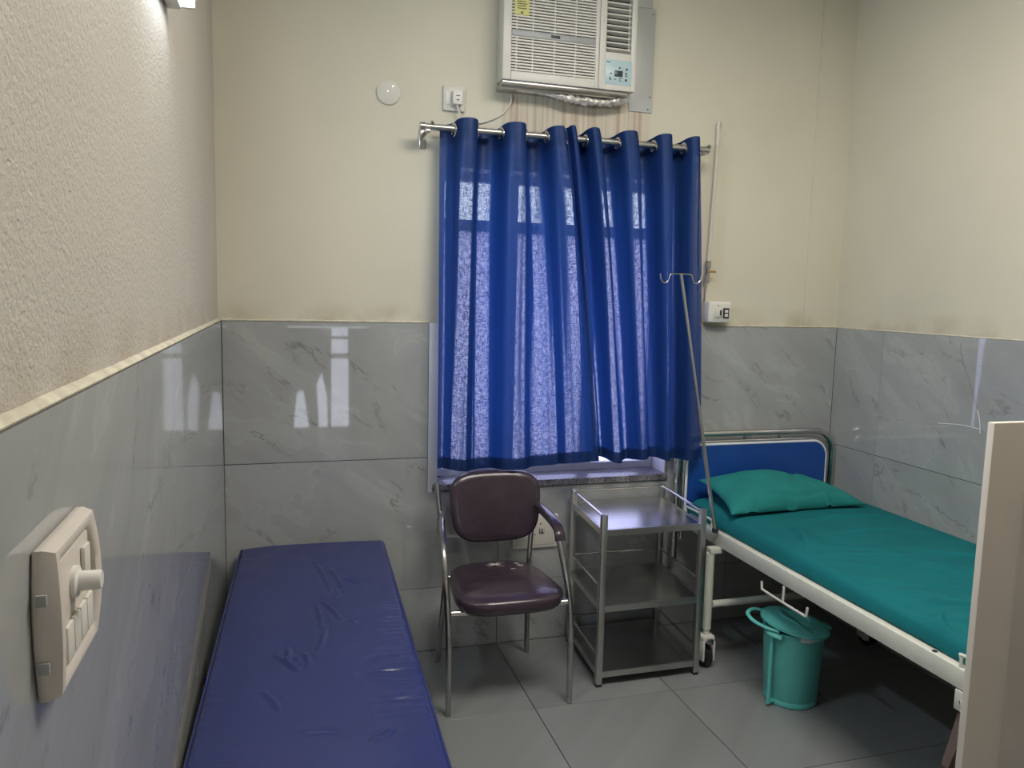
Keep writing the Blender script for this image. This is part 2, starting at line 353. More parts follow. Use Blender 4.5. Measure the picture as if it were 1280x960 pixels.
# right wall
b = MB(); b.box(WD+.004, WD+.3, REAR-.2, .3, -.05, CEIL)
wall_right = b.build('wall_right', MT['plaster_side'], smooth=0, kind='structure')
MB().box(WD+.0012, WD+.0038, REAR, .004, 0, HT-.002).build('grout', MT['grout'], wall_right, 0)
for (a, c) in [(-.325, 0), (-1.525, -.325), (-2.725, -1.525), (-3.925, -2.725), (REAR, -3.925)]:
    for (z0, z1) in ZR:
        MB().box(WD, WD+.0035, a+G*.5, c-G*.5, z0+G, z1-G, .0006, 1).build('wall_tile', MT['tile'], wall_right, 0)
ledge((WD+.004, 0, HT), (WD+.004, REAR, HT), (-1, 0, 0), .004, .004, 5, .4).build('cement_lip', MT['cement'], wall_right, 60)
# crack in the right wall's tile; its bright glint drawn as pale tubes
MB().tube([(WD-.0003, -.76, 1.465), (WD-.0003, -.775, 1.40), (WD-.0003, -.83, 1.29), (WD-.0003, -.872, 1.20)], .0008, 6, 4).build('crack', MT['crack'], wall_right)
MB().tube([(WD-.0003, -.30, 1.093), (WD-.0003, -.55, 1.098), (WD-.0003, -.68, 1.112)], .0008, 6, 4).build('crack', MT['glint_pale'], wall_right)
MB().tube([(WD-.0003, -.872, 1.20), (WD-.0003, -.888, 1.15), (WD-.0003, -.893, 1.105)], .0015, 6, 4).build('crack_glint', MT['reveal'], wall_right)  # bright part of the glint, put in as white geometry
MB().tube([(WD-.0003, -.68, 1.112), (WD-.0003, -.80, 1.125), (WD-.0003, -.893, 1.122)], .0017, 6, 4).build('crack_glint', MT['reveal'], wall_right)

# floor
fl = MB().box(-.3, WD+.3, REAR-1.5, .3, -.12, -.006).build('floor', MT['grout'], smooth=0, kind='structure')
tile_me = None
xs = [0.0, .5786, 1.1786, 1.7786, 2.3786, WD]; ys = [0.0] + [-.596-.6*k for k in range(7)]
for j in range(len(ys)-1):
    for i in range(len(xs)-1):
        y1, y0 = ys[j], max(REAR, ys[j+1])
        if y1-y0 < .02: continue
        if 1 <= i <= 3 and tile_me and abs((y1-y0)-.6) < 1e-4:
            o = bpy.data.objects.new('floor_tile', tile_me); C.objects.link(o); o.location = (xs[i], y1, 0); o.parent = fl; WORLD[o.name] = Vector((0, 0, 0))
        else:
            w, d = xs[i+1]-xs[i], y1-y0
            o = MB().box(.0016, w-.0016, -d+.0016, -.0016, -.006, 0, .0007, 1).build('floor_tile', MT['floor'], fl, 0); o.location = (xs[i], y1, 0)
            if 1 <= i <= 3 and abs(d-.6) < 1e-4: tile_me = o.data
MB().box(-.3, WD+.3, REAR-.2, .3, CEIL, CEIL+.1).build('ceiling', MT['ceiling'], smooth=0, kind='structure')
# rear wall, behind the camera, with the curtained doorway that the tiles reflect
DX0, DX1, DZ = .22, 1.12, 2.05
b = MB(); b.box(-.3, DX0, REAR-.15, REAR, -.05, CEIL); b.box(DX1, WD+.3, REAR-.15, REAR, -.05, CEIL); b.box(DX0, DX1, REAR-.15, REAR, DZ, CEIL)
b.build('wall_rear', MT['plaster_side'], smooth=0, kind='structure')
d1 = MB().box(DX0, DX0+.05, REAR-.12, REAR+.015, 0, DZ).box(DX1-.05, DX1, REAR-.12, REAR+.015, 0, DZ).box(DX0+.05, DX1-.05, REAR-.12, REAR+.015, DZ-.05, DZ)
d1 = d1.build('door_1', MT['board'], smooth=0, kind='structure')
MB().box(DX0+.05, DX1-.05, REAR-.08, REAR-.05, 1.26, DZ-.05).build('transom_panel', MT['partition2'], d1, 0)
MB().box(DX0+.05, DX1-.05, REAR-.07, REAR-.055, 1.135, 1.165).box(DX0+.05, DX1-.05, REAR-.07, REAR-.055, .94, .99).build('door_bar', MT['partition2'], d1, 0)
def cl(pts):
    mb = MB(); mb.poly([(x, REAR-.02, z) for x, z in pts], (0, -.006, 0)); return mb
tag(cl([(.27, .03), (.33, .03), (.33, .3), (.36, .6), (.42, .63), (.47, .3), (.50, .03), (.56, .03), (.57, .3), (.55, .68), (.60, .80), (.655, .55), (.66, .2), (.68, .06), (.69, .03), (.70, 1.25), (.27, 1.25)]).build('door_curtain', MT['doorcloth'], smooth=0), 'grey-green cloth drawn across the doorway behind the camera', 'curtain')
tag(cl([(.87, .03), (1.07, .03), (1.07, 1.25), (.86, 1.25)]).build('door_curtain', MT['doorcloth'], smooth=0), 'narrow grey-green cloth hanging at the right jamb of the doorway behind the camera', 'curtain')

# low partition at the foot of the bed
PX, PY, PZ = 1.582, -2.16, 1.394
pw = MB().box(PX, PX+.092, PY, PY+.016, 0, PZ, .002).build('wall_partition', MT['partition'], smooth=35, kind='structure')
MB().box(PX+.092, WD, PY+.004, PY+.015, 0, PZ-.004, .002).build('partition_panel', MT['partition2'], pw)
MB().box(PX+.0925, PX+.096, PY+.001, PY+.004, 0, PZ-.006, .0005).build('edge_bead', MT['partition'], pw)

# window
win = MB()
y0, y1 = .15, .20
win.box(WX0, WX0+.05, y0, y1, WZ0, WZ1).box(WX1-.05, WX1, y0, y1, WZ0, WZ1).box(WX0+.05, WX1-.05, y0, y1, WZ0, WZ0+.035).box(WX0+.05, WX1-.05, y0, y1, WZ1-.04, WZ1)
win = win.build('window_1', MT['white'], smooth=0, kind='structure')
MB().box(WX0+.05, WX1-.05, y0, y1, 1.905, 1.955).build('transom', MT['white'], win, 0)
for x in (1.255, 1.655): MB().box(x-.03, x+.03, y0+.005, y1-.005, WZ0+.035, WZ1-.04).build('mullion', MT['white'], win, 0)
for a, c in ((WX0+.05, 1.225), (1.285, 1.625), (1.685, WX1-.05)):
    MB().box(a, c, .172, .178, WZ0+.035, 1.905).build('pane', MT['frost'], win, 0)
    MB().box(a, c, .172, .178, 1.955, WZ1-.04).build('pane', MT['glass'], win, 0)
MB().box(WX0-.02, WX1+.004, -.012, .30, WZ0-.030, WZ0, .002).build('window_sill', MT['granite'], win)
MB().box(WX0, WX0+.004, .013, .149, WZ0, WZ1).build('reveal', MT['reveal'], win, 0)
MB().box(WX1-.004, WX1, .013, .149, WZ0, WZ1).build('reveal', MT['reveal'], win, 0)
MB().box(WX0+.004, WX1-.004, .013, .149, WZ1-.004, WZ1).build('reveal', MT['reveal'], win, 0)
MB().box(-6, 9, .6, 12, -.1, -.02).build('ground_outside', MT['exterior'], smooth=0, kind='structure')

# ================================================================== LIGHT FIXTURES
t = thing('tube_light', 'short lit tube light on the rough left wall at the top edge', 'light', (.0, -1.33, 2.29))
MB().box(-.012, .022, -1.68, -1.30, 2.262, 2.312, .006).build('housing', MT['plastic'], t)
MB().cyl((.036, -1.66, 2.285), (.036, -1.315, 2.285), .015).build('lamp_tube', MT['lamp'], t)
for ya in (-1.3145, -1.68): MB().box(.0222, .052, ya, ya+.0145, 2.266, 2.304, .004).build('end_holder', MT['plastic2'], t)
l = area('tube_lamp', (.07, -1.48, 2.285), (0, -PI/2*.98, 0), .03, .32, 13, (.66, .85, 1)); 
t = thing('added_ceiling_light', 'unseen white panel light on the ceiling, added to light the room', 'light', (1.5, -1.9, CEIL))  # unseen panel, added to brighten the room
MB().box(.9, 2.1, -2.3, -1.5, CEIL-.03, CEIL-.001, .004).build('frame', MT['plastic'], t)
MB().box(.93, 2.07, -2.27, -1.53, CEIL-.034, CEIL-.0305).build('diffuser', MT['lamp_added'], t, 0)
area('added_ceiling_lamp', (1.5, -1.9, CEIL-.05), (0, 0, 0), 1.1, .7, 46, (1, .96, .90))  # area lamp of the added ceiling panel

# ================================================================== CURTAIN AND ROD
RY, RZ = -.10, 2.297
rod = thing('curtain_rod', 'brushed steel curtain rod above the window', 'curtain rod', (.79, 0, 2.30))
MB().cyl((.80, RY, RZ), (2.10, RY, RZ), .0132, seg=24).build('pole', MT['steel_post'], rod)
for x, s in ((.783, 1), (2.107, -1)):
    MB().cyl((x, RY, RZ), (x+s*.02, RY, RZ), .017).build('end_cap', MT['oldchrome'], rod)
for x in (.812, 2.085):
    MB().box(x-.010, x+.010, RY-.0, .011, RZ-.022, RZ-.012, .002).box(x-.014, x+.014, .005, .0118, RZ-.07, RZ+.02, .002).box(x-.012, x+.012, RY-.016, RY+.014, RZ-.024, RZ-.013, .002).build('bracket', MT['oldchrome'], rod)
    MB().cyl((x+.02, RY-.016, RZ+.012), (x+.02, RY-.002, RZ+.020), .006).build('screw', MT['oldchrome'], rod)
def curtain(label, knots_t, knots_b, ztop, zbot, yoff, seed, thick):
    # knots: list of (x, s) with s = +1 crest towards the room, -1 trough at the wall, 0 on the rod line
    c = thing('window_curtain', label, 'curtain', (knots_t[0][0], RY, zbot(0)), 'blue window curtains')
    nk = len(knots_t)
    def path(u, v):
        k = u*(nk-1); i = min(nk-2, int(k)); f = k-i
        def ev(K, sharp):
            x0, s0 = K[i]; x1, s1 = K[i+1]
            w = (1-math.cos(PI*f))/2
            ss = s0+(s1-s0)*w
            x = x0+(x1-x0)*(f+sharp*math.sin(2*PI*f)/(2*PI))
            return x, ss
        xt, st = ev(knots_t, .75); xb, sb = ev(knots_b, .35)
        w = sstep(0, 1, v)
        x = xt+(xb-xt)*(v**.8); amp = .064+(.042-.064)*w
        y = RY-yoff*v-(st+(sb-st)*w)*amp
        n1 = noise.noise(Vector((u*9+seed, v*1.2, seed)))*.020*sstep(.04, .3, v) + noise.noise(Vector((u*26+seed, v*.8, seed*2)))*.010*sstep(.06, .25, v)
        n1 += noise.noise(Vector((u*60, v*1.6, seed*3)))*.0022*sstep(.1, .4, v)
        return x, y+n1
    nu, nv = 60*(nk-1)//2+1, 130
    def f(u, v):
        x, y = path(u, v)
        zt = ztop + .004 + (RY-y)*.16; zb = zbot(u)
        return Vector((x, min(y, -.012), zt+(zb-zt)*v))
    mb = MB(); mb.grid(nu, nv, f)
    hole = [fc for fc in mb.bm.faces if (lambda q: math.hypot(q.y-RY, q.z-RZ+.008) < .021)(fc.calc_center_median())]
    bmesh.ops.delete(mb.bm, geom=hole, context='FACES')
    o = mb.build('cloth', MT['curtain'], c, 180)
    # doubled hem and header: a second layer just behind the first
    def band(va, vb, name):
        m2 = MB(); m2.grid(nu, 10, lambda u, v: f(u, va+(vb-va)*v)+Vector((0, .0022, 0)))
        h = [fc for fc in m2.bm.faces if math.hypot(fc.calc_center_median().y-RY, fc.calc_center_median().z-RZ+.008) < .021]
        bmesh.ops.delete(m2.bm, geom=h, context='FACES'); m2.build(name, MT['curtain'], c, 180)
    band(0, .06, 'header'); band(.965, 1.0, 'hem'); band(.97, .999, 'hem')
    # grommets where the cloth crosses the rod
    prev = None; v0 = (ztop-RZ)/(ztop-zbot(.5)); U = 2000; last = None
    for i in range(U+1):
        u = i/U; x, y = path(u, v0); cur = y-RY
        if last is not None and last*cur < 0 and i > 8:
            x2, y2 = path(min(1, u+.002), v0); x1, y1_ = path(u-.002, v0)
            tan = Vector((x2-x1, y2-y1_, 0)).normalized(); nrm = Vector((tan.y, -tan.x, 0))
            g = MB(); q = nrm.to_track_quat('Z', 'Y').to_matrix().to_4x4()
            g.lathe([(.0195, .002), (.0205, .0045), (.024, .005), (.0295, .003), (.030, 0), (.0295, -.003), (.024, -.005), (.0205, -.0045), (.0195, -.002), (.0195, .002)], (x, RY, RZ-.006), 28, M_=q)
            g.build('grommet', MT['chrome'], c)
        last = cur
    return c
curtain('left of the two blue curtains, its lower hem reaching past the window middle',
        [(.872, -.6), (.983, 1), (1.065, -1), (1.19, 1), (1.272, -1), (1.375, 1), (1.408, .2)],
        [(.868, 0), (.965, .8), (1.06, -1), (1.20, .9), (1.36, -.7), (1.49, 1), (1.612, .2)],
        2.320, lambda u: .872-.014*math.sin(PI*min(1, u*1.3))+.012*sstep(.7, 1, u)+.006*math.sin(u*17), .022, 1.3, 0)
curtain('right of the two blue curtains, hanging beside the drip stand',
        [(1.402, .4), (1.425, 1), (1.472, -1), (1.525, 1), (1.60, -1), (1.70, 1), (1.782, -1), (1.872, 1), (1.94, -1), (2.015, 1), (2.05, .2)],
        [(1.560, -.3), (1.60, .5), (1.645, -.6), (1.70, .8), (1.775, -.9), (1.84, .7), (1.90, -.5), (1.955, .7), (2.01, -.9), (2.085, 1), (2.142, .3)],
        2.326, lambda u: .890-.018*sstep(.1, .35, u)+.008*math.sin(u*14)-.008*sstep(.7, 1, u), 0, 5.1, 0)

# ================================================================== AIR CONDITIONER
ax0, ax1, ay, az0, az1 = 1.118, 1.717, -.13, 2.508, 2.93
ac = thing('air_conditioner', 'white window air conditioner set in the wall above the curtain', 'air conditioner', (1.42, 0, 2.5))
MB().box(ax0+.012, ax1-.012, ay+.05, .0115, az0+.012, az1-.01, .004).build('body', MT['acwhite'], ac)
gx0, gx1, gz0, gz1 = 1.156, 1.527, 2.545, 2.90
vx0, vx1, vz0, vz1 = 1.576, 1.692, 2.664, 2.885
b = MB()
f0, f1 = ay, ay+.05
b.box(ax0, gx0, f0, f1, az0, az1, .006).box(gx0-.001, gx1+.001, f0, f1, az0, gz0, .004).box(gx0-.001, gx1+.001, f0, f1, gz1, az1, .004).box(gx1, 1.5445, f0, f1, az0, az1, .003)
b.build('front_frame', MT['acwhite'], ac)
b = MB(); b.box(1.546, vx0, f0, f1, az0, az1, .003).box(vx1, ax1, f0, f1, az0, az1, .006).box(vx0-.001, vx1+.001, f0, f1, az0, vz0, .003).box(vx0-.001, vx1+.001, f0, f1, vz1, az1, .003)
b.build('side_frame', MT['acwhite'], ac)
MB().box(gx0, gx1, f0+.022, f1-.004, gz0, gz1).box(vx0, vx1, f0+.035, f1-.001, vz0, vz1).build('inner_core', MT['acdark'], ac, 0)
b = MB(); n = 30
for i in range(n):
    z = gz0+.006+(gz1-gz0-.010)*i/(n-1)
    if 2.682 < z < 2.712: continue
    b.box(gx0, gx1, f0+.003, f0+.016, z-.0033, z+.0033)
for x in (1.177, 1.247, 1.343, 1.437): b.box(x-.002, x+.002, f0+.002, f0+.017, gz0, gz1)
b.build('grille_slats', MT['acwhite'], ac, 0, kind='stuff')
MB().box(gx0, gx1, f0-.001, f0+.016, 2.684, 2.709, .001).build('grey_band', MT['acband'], ac)
MB().box(1.325, 1.365, f0-.0018, f0-.0008, 2.691, 2.702, .0003).build('badge', MT['darkmetal'], ac, label='small dark badge on the grey band')
for i in range(9):
    z = vz0+.014+(vz1-vz0-.02)*i/8.6
    Mx = Matrix.Translation((0, f0+.016, z)) @ Matrix.Rotation(math.radians(-16), 4, 'X')
    MB().box(vx0+.002, vx1-.002, -.011, .011, -.0035, .0035, M_=Mx).build('louvre', MT['acwhite'], ac, 0)
MB().box(vx1-.012, vx1-.009, f0+.004, f0+.012, vz0+.01, vz1-.01).build('louvre_link', MT['acwhite'], ac, 0)
px0, px1, pz0, pz1 = 1.574, 1.697, 2.531, 2.634
cp = MB().box(px0, px1, f0-.0015, f0+.001, pz0, pz1, .0007).build('control_panel', MT['acpanel'], ac)
MB().box(1.617, 1.655, f0-.0028, f0-.001, 2.565, 2.590, .0005).build('display', MT['display'], cp)
for x, z, w, h in [(1.640, 2.601, .007, .007), (1.673, 2.598, .009, .009), (1.671, 2.583, .009, .004), (1.671, 2.576, .009, .004), (1.671, 2.569, .009, .004), (1.671, 2.553, .010, .009), (1.600, 2.576, .006, .006), (1.595, 2.556, .004, .012), (1.600, 2.551, .004, .006), (1.620, 2.553, .009, .003), (1.647, 2.559, .012, .002), (1.647, 2.548, .012, .002), (1.641, 2.553, .002, .010), (1.590, 2.622, .013, .003), (1.582, 2.622, .003, .005)]:
    MB().box(x-w/2, x+w/2, f0-.0025, f0-.001, z-h/2, z+h/2).build('button_mark', MT['ink'], cp, 0)
st = MB().box(1.165, 1.228, f0-.0005, f0+.003, 2.768, 2.90, .0002).build('energy_label', MT['yellow'], ac, 0, label='yellow energy rating sticker')
b = MB(); b.poly([(1.172, f0-.0008, 2.850), (1.196, f0-.0008, 2.838), (1.221, f0-.0008, 2.850), (1.221, f0-.0008, 2.872), (1.172, f0-.0008, 2.872)], (0, -.0006, 0)); b.build('label_print', MT['ink'], st, 0)
for i in range(5): MB().box(1.176, 1.216-.004*(i % 2), f0-.0014, f0-.0006, 2.828-.009*i, 2.831-.009*i).build('label_print', MT['ink'], st, 0)
MB().box(1.192, 1.200, f0-.0014, f0-.0006, 2.773, 2.781).build('label_print', MT['ink'], st, 0)
# tray edge and crumpled wrap under it
MB().box(ax0+.004, ax1-.03, ay+.012, ay+.06, az0-.012, az0-.001, .002).box(ax0+.01, ax1-.05, ay+.06, .010, az0-.02, az0-.006, .002).build('drip_tray', MT['steel_post'], ac)
b = MB()
def wrap(u, v):
    x = 1.20+.52*u; a = v*2*PI; r = .010+.010*abs(noise.noise(Vector((u*14, v*3, 2))))+.006*noise.noise(Vector((u*40, v*7, 3)))
    r *= (.35+.9*sstep(.2, .5, u))
    return Vector((x, ay+.075+math.cos(a)*r*1.5, az0-.022-.016*sstep(.1, .6, u)+.022*sstep(.75, 1, u)+math.sin(a)*r))
b.grid(90, 14, wrap); bmesh.ops.remove_doubles(b.bm, verts=b.bm.verts, dist=1e-5)
b.build('plastic_wrap', MT['foil'], ac, 60)
# painted metal sheet behind
t = MB().box(1.752, 1.868, .006, .0115, 2.462, 2.915, .001).box(1.735, 1.850, .004, .0115, 2.9152, 3.02, .001)
t = tag(t.build('cover_sheet', MT['sheetmetal']), 'grey painted metal sheet on the wall right of the air conditioner', 'metal sheet')
for x, z in [(1.853, 2.89), (1.852, 2.53), (1.845, 2.475)]: MB().cyl((x, .007, z), (x, .003, z), .004, seg=12).build('screw', MT['oldchrome'], t)

# ================================================================== WALL FITTINGS
t = thing('wall_socket', 'white wall socket with a plug in it left of the air conditioner', 'socket', (.947, 0, 2.44))
MB().box(.897, .992, -.003, .0118, 2.39, 2.492, .004).build('plate', MT['plastic2'], t)
pl = MB().box(.932, .975, -.034, -.0032, 2.412, 2.470, .006).build('plug', MT['plastic'], t)
MB().box(.945, .962, -.036, -.0335, 2.446, 2.449).build('print', MT['ink'], pl, 0); MB().box(.948, .958, -.036, -.0335, 2.428, 2.432).build('print', MT['ink'], pl, 0)
MB().box(.905, .926, -.0055, -.0028, 2.415, 2.468, .002).build('switch', MT['plastic'], t)
t = tag(MB().tube([(.952, -.02, 2.412), (.957, -.022, 2.398), (.966, -.02, 2.375), (.985, -.014, 2.352), (1.03, -.006, 2.348), (1.09, .004, 2.362), (1.15, .004, 2.392), (1.185, .003, 2.43), (1.195, .0, 2.455), (1.19, -.012, 2.478)], .0042, 10, 8).build('power_cord', MT['plastic2']), 'white power cord looping from the plugged socket to the air conditioner', 'cord')
t = MB().lathe([(.0, .0), (.046, .0), (.0485, -.0), (.0500, .004), (.049, .007), (.044, .0095), (0, .0105)], (.668, .0115, 2.443), 48, M_=Matrix.Rotation(PI/2, 4, 'X'))
t = tag(t.build('cover_plate', MT['plastic2']), 'round white cover plate on the cream back wall', 'cover plate')
MB().cyl((.665, .002, 2.446), (.665, -.0005, 2.446), .003, seg=10).build('screw', MT['oldchrome'], t); MB().cyl((.686, .003, 2.468), (.686, .0005, 2.468), .004, seg=10).build('screw', MT['oldchrome'], t)
# pipe with valve and breaker box
t = thing('wall_pipe', 'thin cream pipe with a brass valve right of the curtain', 'pipe', (2.19, 0, 1.61))
MB().tube([(2.222, .010, 2.435), (2.212, -.006, 2.447), (2.203, -.012, 2.43), (2.203, -.012, 2.35), (2.196, -.012, 2.1), (2.186, -.012, 1.80)], .008, 12, 6).build('pipe', MT['plastic2'], t)
MB().tube([(2.180, -.012, 1.70), (2.176, -.012, 1.61)], .0045, 10).build('pipe', MT['oldchrome'], t)
MB().cyl((2.186, -.012, 1.803), (2.185, -.012, 1.77), .015, seg=8).cyl((2.185, -.012, 1.772), (2.182, -.012, 1.735), .012, seg=14).cyl((2.182, -.012, 1.737), (2.180, -.012, 1.70), .015, seg=8).build('valve', MT['oldchrome'], t)
MB().cyl((2.184, -.012, 1.752), (2.184, -.036, 1.752), .005).box(2.176, 2.215, -.038, -.034, 1.748, 1.757, .001).build('valve_handle', MT['brass'], t)
t = thing('breaker_box', 'small white breaker box just above the tiles right of the curtain', 'switch box', (2.24, 0, 1.56))
MB().box(2.178, 2.300, -.055, .0115, 1.512, 1.612, .008, 3).build('housing', MT['plastic'], t)
MB().box(2.203, 2.290, -.0575, -.0545, 1.524, 1.600, .002).build('front_plate', MT['acwhite'], t)
br = MB().box(2.210, 2.246, -.064, -.0573, 1.538, 1.580, .002).build('breaker', MT['plastic2'], t)
MB().box(2.232, 2.238, -.072, -.0637, 1.548, 1.572, .001).build('toggle', MT['darkmetal'], br)
MB().box(2.252, 2.283, -.064, -.0573, 1.534, 1.582, .002).build('socket_insert', MT['darkmetal'], t)
for z in (1.560, 1.541): MB().box(2.259, 2.276, -.066, -.0637, z, z+.013, .001).build('socket_face', MT['plastic'], t)
MB().cyl((2.226, -.0572, 1.592), (2.226, -.059, 1.592), .003, seg=10).build('indicator', MT['darkmetal'], t)
# lower socket panel
t = thing('socket_panel', 'white switch and socket panel on the tiles behind the chair', 'socket', (1.355, 0, .53))
MB().box(1.245, 1.465, -.014, -.0003, .452, .610, .004).build('plate', MT['plastic'], t)
MB().box(1.258, 1.452, -.0165, -.0138, .466, .596, .002).build('inset', MT['plastic2'], t)
MB().box(1.338, 1.344, -.019, -.0162, .530, .541).build('socket_hole', MT['ink'], t, 0)
for x, z in ((1.332, .518), (1.350, .518), (1.378, .567)): MB().cyl((x, -.0165, z), (x, -.019, z), .0033, seg=10).build('socket_hole', MT['ink'], t, 0)
MB().box(1.372, 1.396, -.020, -.0162, .522, .545, .001).build('switch_gap', MT['ink'], t)
for x in (1.3755, 1.3875): MB().box(x, x+.0055, -.024, -.0197, .527, .547, .001).build('switch', MT['plastic'], t)
for x in (1.268, 1.292): MB().box(x, x+.02, -.022, -.0162, .50, .56, .002).build('switch', MT['plastic'], t)
# left wall: bulged surface frame with a regulator knob
t = thing('switch_board', 'large white switch board with a round knob on the left wall', 'switch board', (0, -2.37, 1.28))
Y0, Y1, Z0, Z1 = -2.500, -2.335, 1.205, 1.362
def oval_frame():
    mb = MB(); n = 24
    outer = []
    for k in range(n): outer.append((Y0-.010*math.sin(PI*k/n)+0, Z0+(Z1-Z0)*k/n))          # near side bulges
    for k in range(n): outer.append((Y0+(Y1-Y0)*k/n, Z1))
    for k in range(n): outer.append((Y1+.010*math.sin(PI*k/n), Z1-(Z1-Z0)*k/n))
    for k in range(n): outer.append((Y1-(Y1-Y0)*k/n, Z0))
    cy, cz = (Y0+Y1)/2, (Z0+Z1)/2
    def sc(f, x, dz=None): return [(x*.78+.005*(1-abs((z-cz)/(Z1-Z0)*2)**2)*(1 if x > .015 else 0), cy+(y-cy)*f, cz+(z-cz)*(dz or f)) for y, z in outer]
    loops = [sc(.97, .0008), sc(1.0, .004), sc(1.0, .014), sc(.95, .028), sc(.88, .030), sc(.80, .024, .76), sc(.78, .012, .74)]
    R_ = [[mb.bm.verts.new(p) for p in lp] for lp in loops]
    m = len(outer)
    for A, B in zip(R_, R_[1:]):
        for k in range(m): mb.bm.faces.new((A[k], A[(k+1) % m], B[(k+1) % m], B[k]))
    mb.bm.faces.new(R_[0]); mb.bm.faces.new(R_[-1])
    return mb
oval_frame().build('frame', MT['switchwhite'], t, 50)
yc, zc = (Y0+Y1)/2, (Z0+Z1)/2
MB().box(.0125, .019, yc-.062, yc+.062, zc-.057, zc+.057, .002).build('inner_plate', MT['switchwhite'], t)
kn = MB().lathe([(.017, 0), (.017, .005), (.011, .007), (.0105, .026), (.0095, .028), (0, .028)], (.019, -2.425, 1.303), 28, M_=Matrix.Rotation(PI/2, 4, 'Y')).build('regulator_knob', MT['plastic'], t)
for i, (y, z) in enumerate([(-2.460, 1.250), (-2.432, 1.250), (-2.404, 1.250), (-2.376, 1.250), (-2.38, 1.31)]):
    MB().box(.019, .024, y-.0125, y+.0125, z-.020, z+.020, .002).build('switch', MT['plastic2'], t)
for z in (1.245, 1.315): MB().box(.006, .016, Y0-.0125, Y0-.008, z-.006, z+.006, .001).build('clip', MT['acband'], t)

# ================================================================== BLUE COUCH
# local frame: origin at back-left corner of the pad, x across, -y along
CO = Vector((.060, -.030, 0)); CA = math.radians(-1.7); CW, CL, CZ = .588, 1.93, .556
couch = bpy.data.objects.new('examination_couch', None); C.objects.link(couch); couch.location = CO; couch.rotation_euler = (0, 0, CA)
tag(couch, 'low dark steel couch frame with a tan board along the left wall', 'couch')
WORLD[couch.name] = Vector((0, 0, 0))
MB().box(-.003, CW+.006, -CL, .0, CZ-.098, CZ-.072, .003).build('board', MT['board'], couch)
MB().box(.0, CW, -CL, 0, CZ-.13, CZ-.0985, .003).build('steel_frame', MT['darkmetal'], couch)
for x in (.02, CW-.05):
    for y in (-.05, -CL+.05): MB().box(x, x+.03, y-.015, y+.015, 0, CZ-.131, .002).build('leg', MT['darkmetal'], couch)
pad = bpy.data.objects.new('couch_mattress', None); C.objects.link(pad); pad.location = CO; pad.rotation_euler = (0, 0, CA)
tag(pad, 'creased dark blue vinyl mattress on the couch by the left wall', 'mattress'); WORLD[pad.name] = Vector((0, 0, 0))
ridges = []
def rg(x0, y0, x1, y1, h, w): ridges.append((x0, y0, x1, y1, h, w))
for s_ in [(0.306, -0.286, 0.349, -0.572), (0.355, -0.341, 0.395, -0.582), (0.377, -0.565, 0.36, -0.649), (0.401, -0.449, 0.464, -0.53), (0.32, -0.664, 0.376, -0.832), (0.325, -0.863, 0.302, -1.03), (0.301, -0.706, 0.312, -0.88), (0.177, -1.038, 0.231, -1.133), (0.199, -1.052, 0.246, -1.151), (0.26, -1.047, 0.275, -1.125), (0.214, -1.002, 0.211, -1.079), (0.158, -1.252, 0.202, -1.357), (0.249, -1.461, 0.356, -1.484), (0.393, -0.835, 0.421, -0.848), (0.425, -1.124, 0.518, -1.11), (0.405, -1.202, 0.566, -1.22), (0.43, -1.253, 0.573, -1.284), (0.443, -1.193, 0.564, -1.179), (0.438, -1.341, 0.57, -1.356), (0.444, -1.422, 0.568, -1.417), (0.422, -1.538, 0.47, -1.503)]:
    rg(*s_, .0068, .008)
for k in range(26):     # tight gathers along the right-hand edge
    y = -.62-.033*k+random.uniform(-.006, .006); ln = random.uniform(.05, .16)
    rg(CW-ln, y+random.uniform(-.01, .01), CW-.004, y-.004, .0022+.0012*random.random(), .006)
for k in range(14):
    y = -.9-.06*k+random.uniform(-.02, .02)
    rg(random.uniform(.0, .05), y, random.uniform(.08, .16), y-random.uniform(0, .05), .0012, .010)
def ridge(x, y):
    h = 0
    for x0, y0, x1, y1, a, w in ridges:
        if min(x0, x1)-.03 > x or max(x0, x1)+.03 < x or min(y0, y1)-.03 > y or max(y0, y1)+.03 < y: continue
        dx, dy = x1-x0, y1-y0; l2 = dx*dx+dy*dy; t = max(0, min(1, ((x-x0)*dx+(y-y0)*dy)/l2))
        bend = .004*math.sin(PI*t)
        d = math.hypot(x-x0-dx*t-bend, y-y0-dy*t); q = d/w
        if q < 3: h += a*(math.exp(-q*q)-.45*math.exp(-(q-1.5)**2))*math.sin(PI*min(1, max(0, .12+.76*t)))
    return h
nu, nv = 116, 300
def top(u, v):
    # u across, v along; the border rolls over to the boxing
    x, y = u*CW, -v*CL
    e = min(u*CW, (1-u)*CW, v*CL, (1-v)*CL)
    z = CZ - .016*(1-min(1, e/.020))**2 + .004*math.sin(PI*u)
    if u < .25: z -= .008*(1-u/.25)**2*(1 if v < .08 else .6)
    n = noise.noise(Vector((x*5, y*3.2, 1)))*.0035+noise.noise(Vector((x*14, y*9, 5)))*.0012
    k = min(1, e/.02)
    return Vector((x, y, z+(n+ridge(x, y))*(.3+.7*k)))
mb = MB(); mb.grid(nu, nv, top); mb.build('vinyl_cover', MT['rexine'], pad, 180)
def boxing(u, v):
    per = [(0, 0), (CW, 0), (CW, -CL), (0, -CL)]; s = u*4; i = int(s) % 4; f = s-int(s); a, b_ = per[i], per[(i+1) % 4]
    x, y = a[0]+(b_[0]-a[0])*f, a[1]+(b_[1]-a[1])*f
    e = .0015+.006*math.sin(PI*v)+.0025*noise.noise(Vector((x*9, y*9, v*2)))
    nx = -1 if i == 3 else (1 if i == 1 else 0); ny = 1 if i == 0 else (-1 if i == 2 else 0)
    return Vector((x+nx*e, y+ny*e*.4, CZ-.016-.056*v))
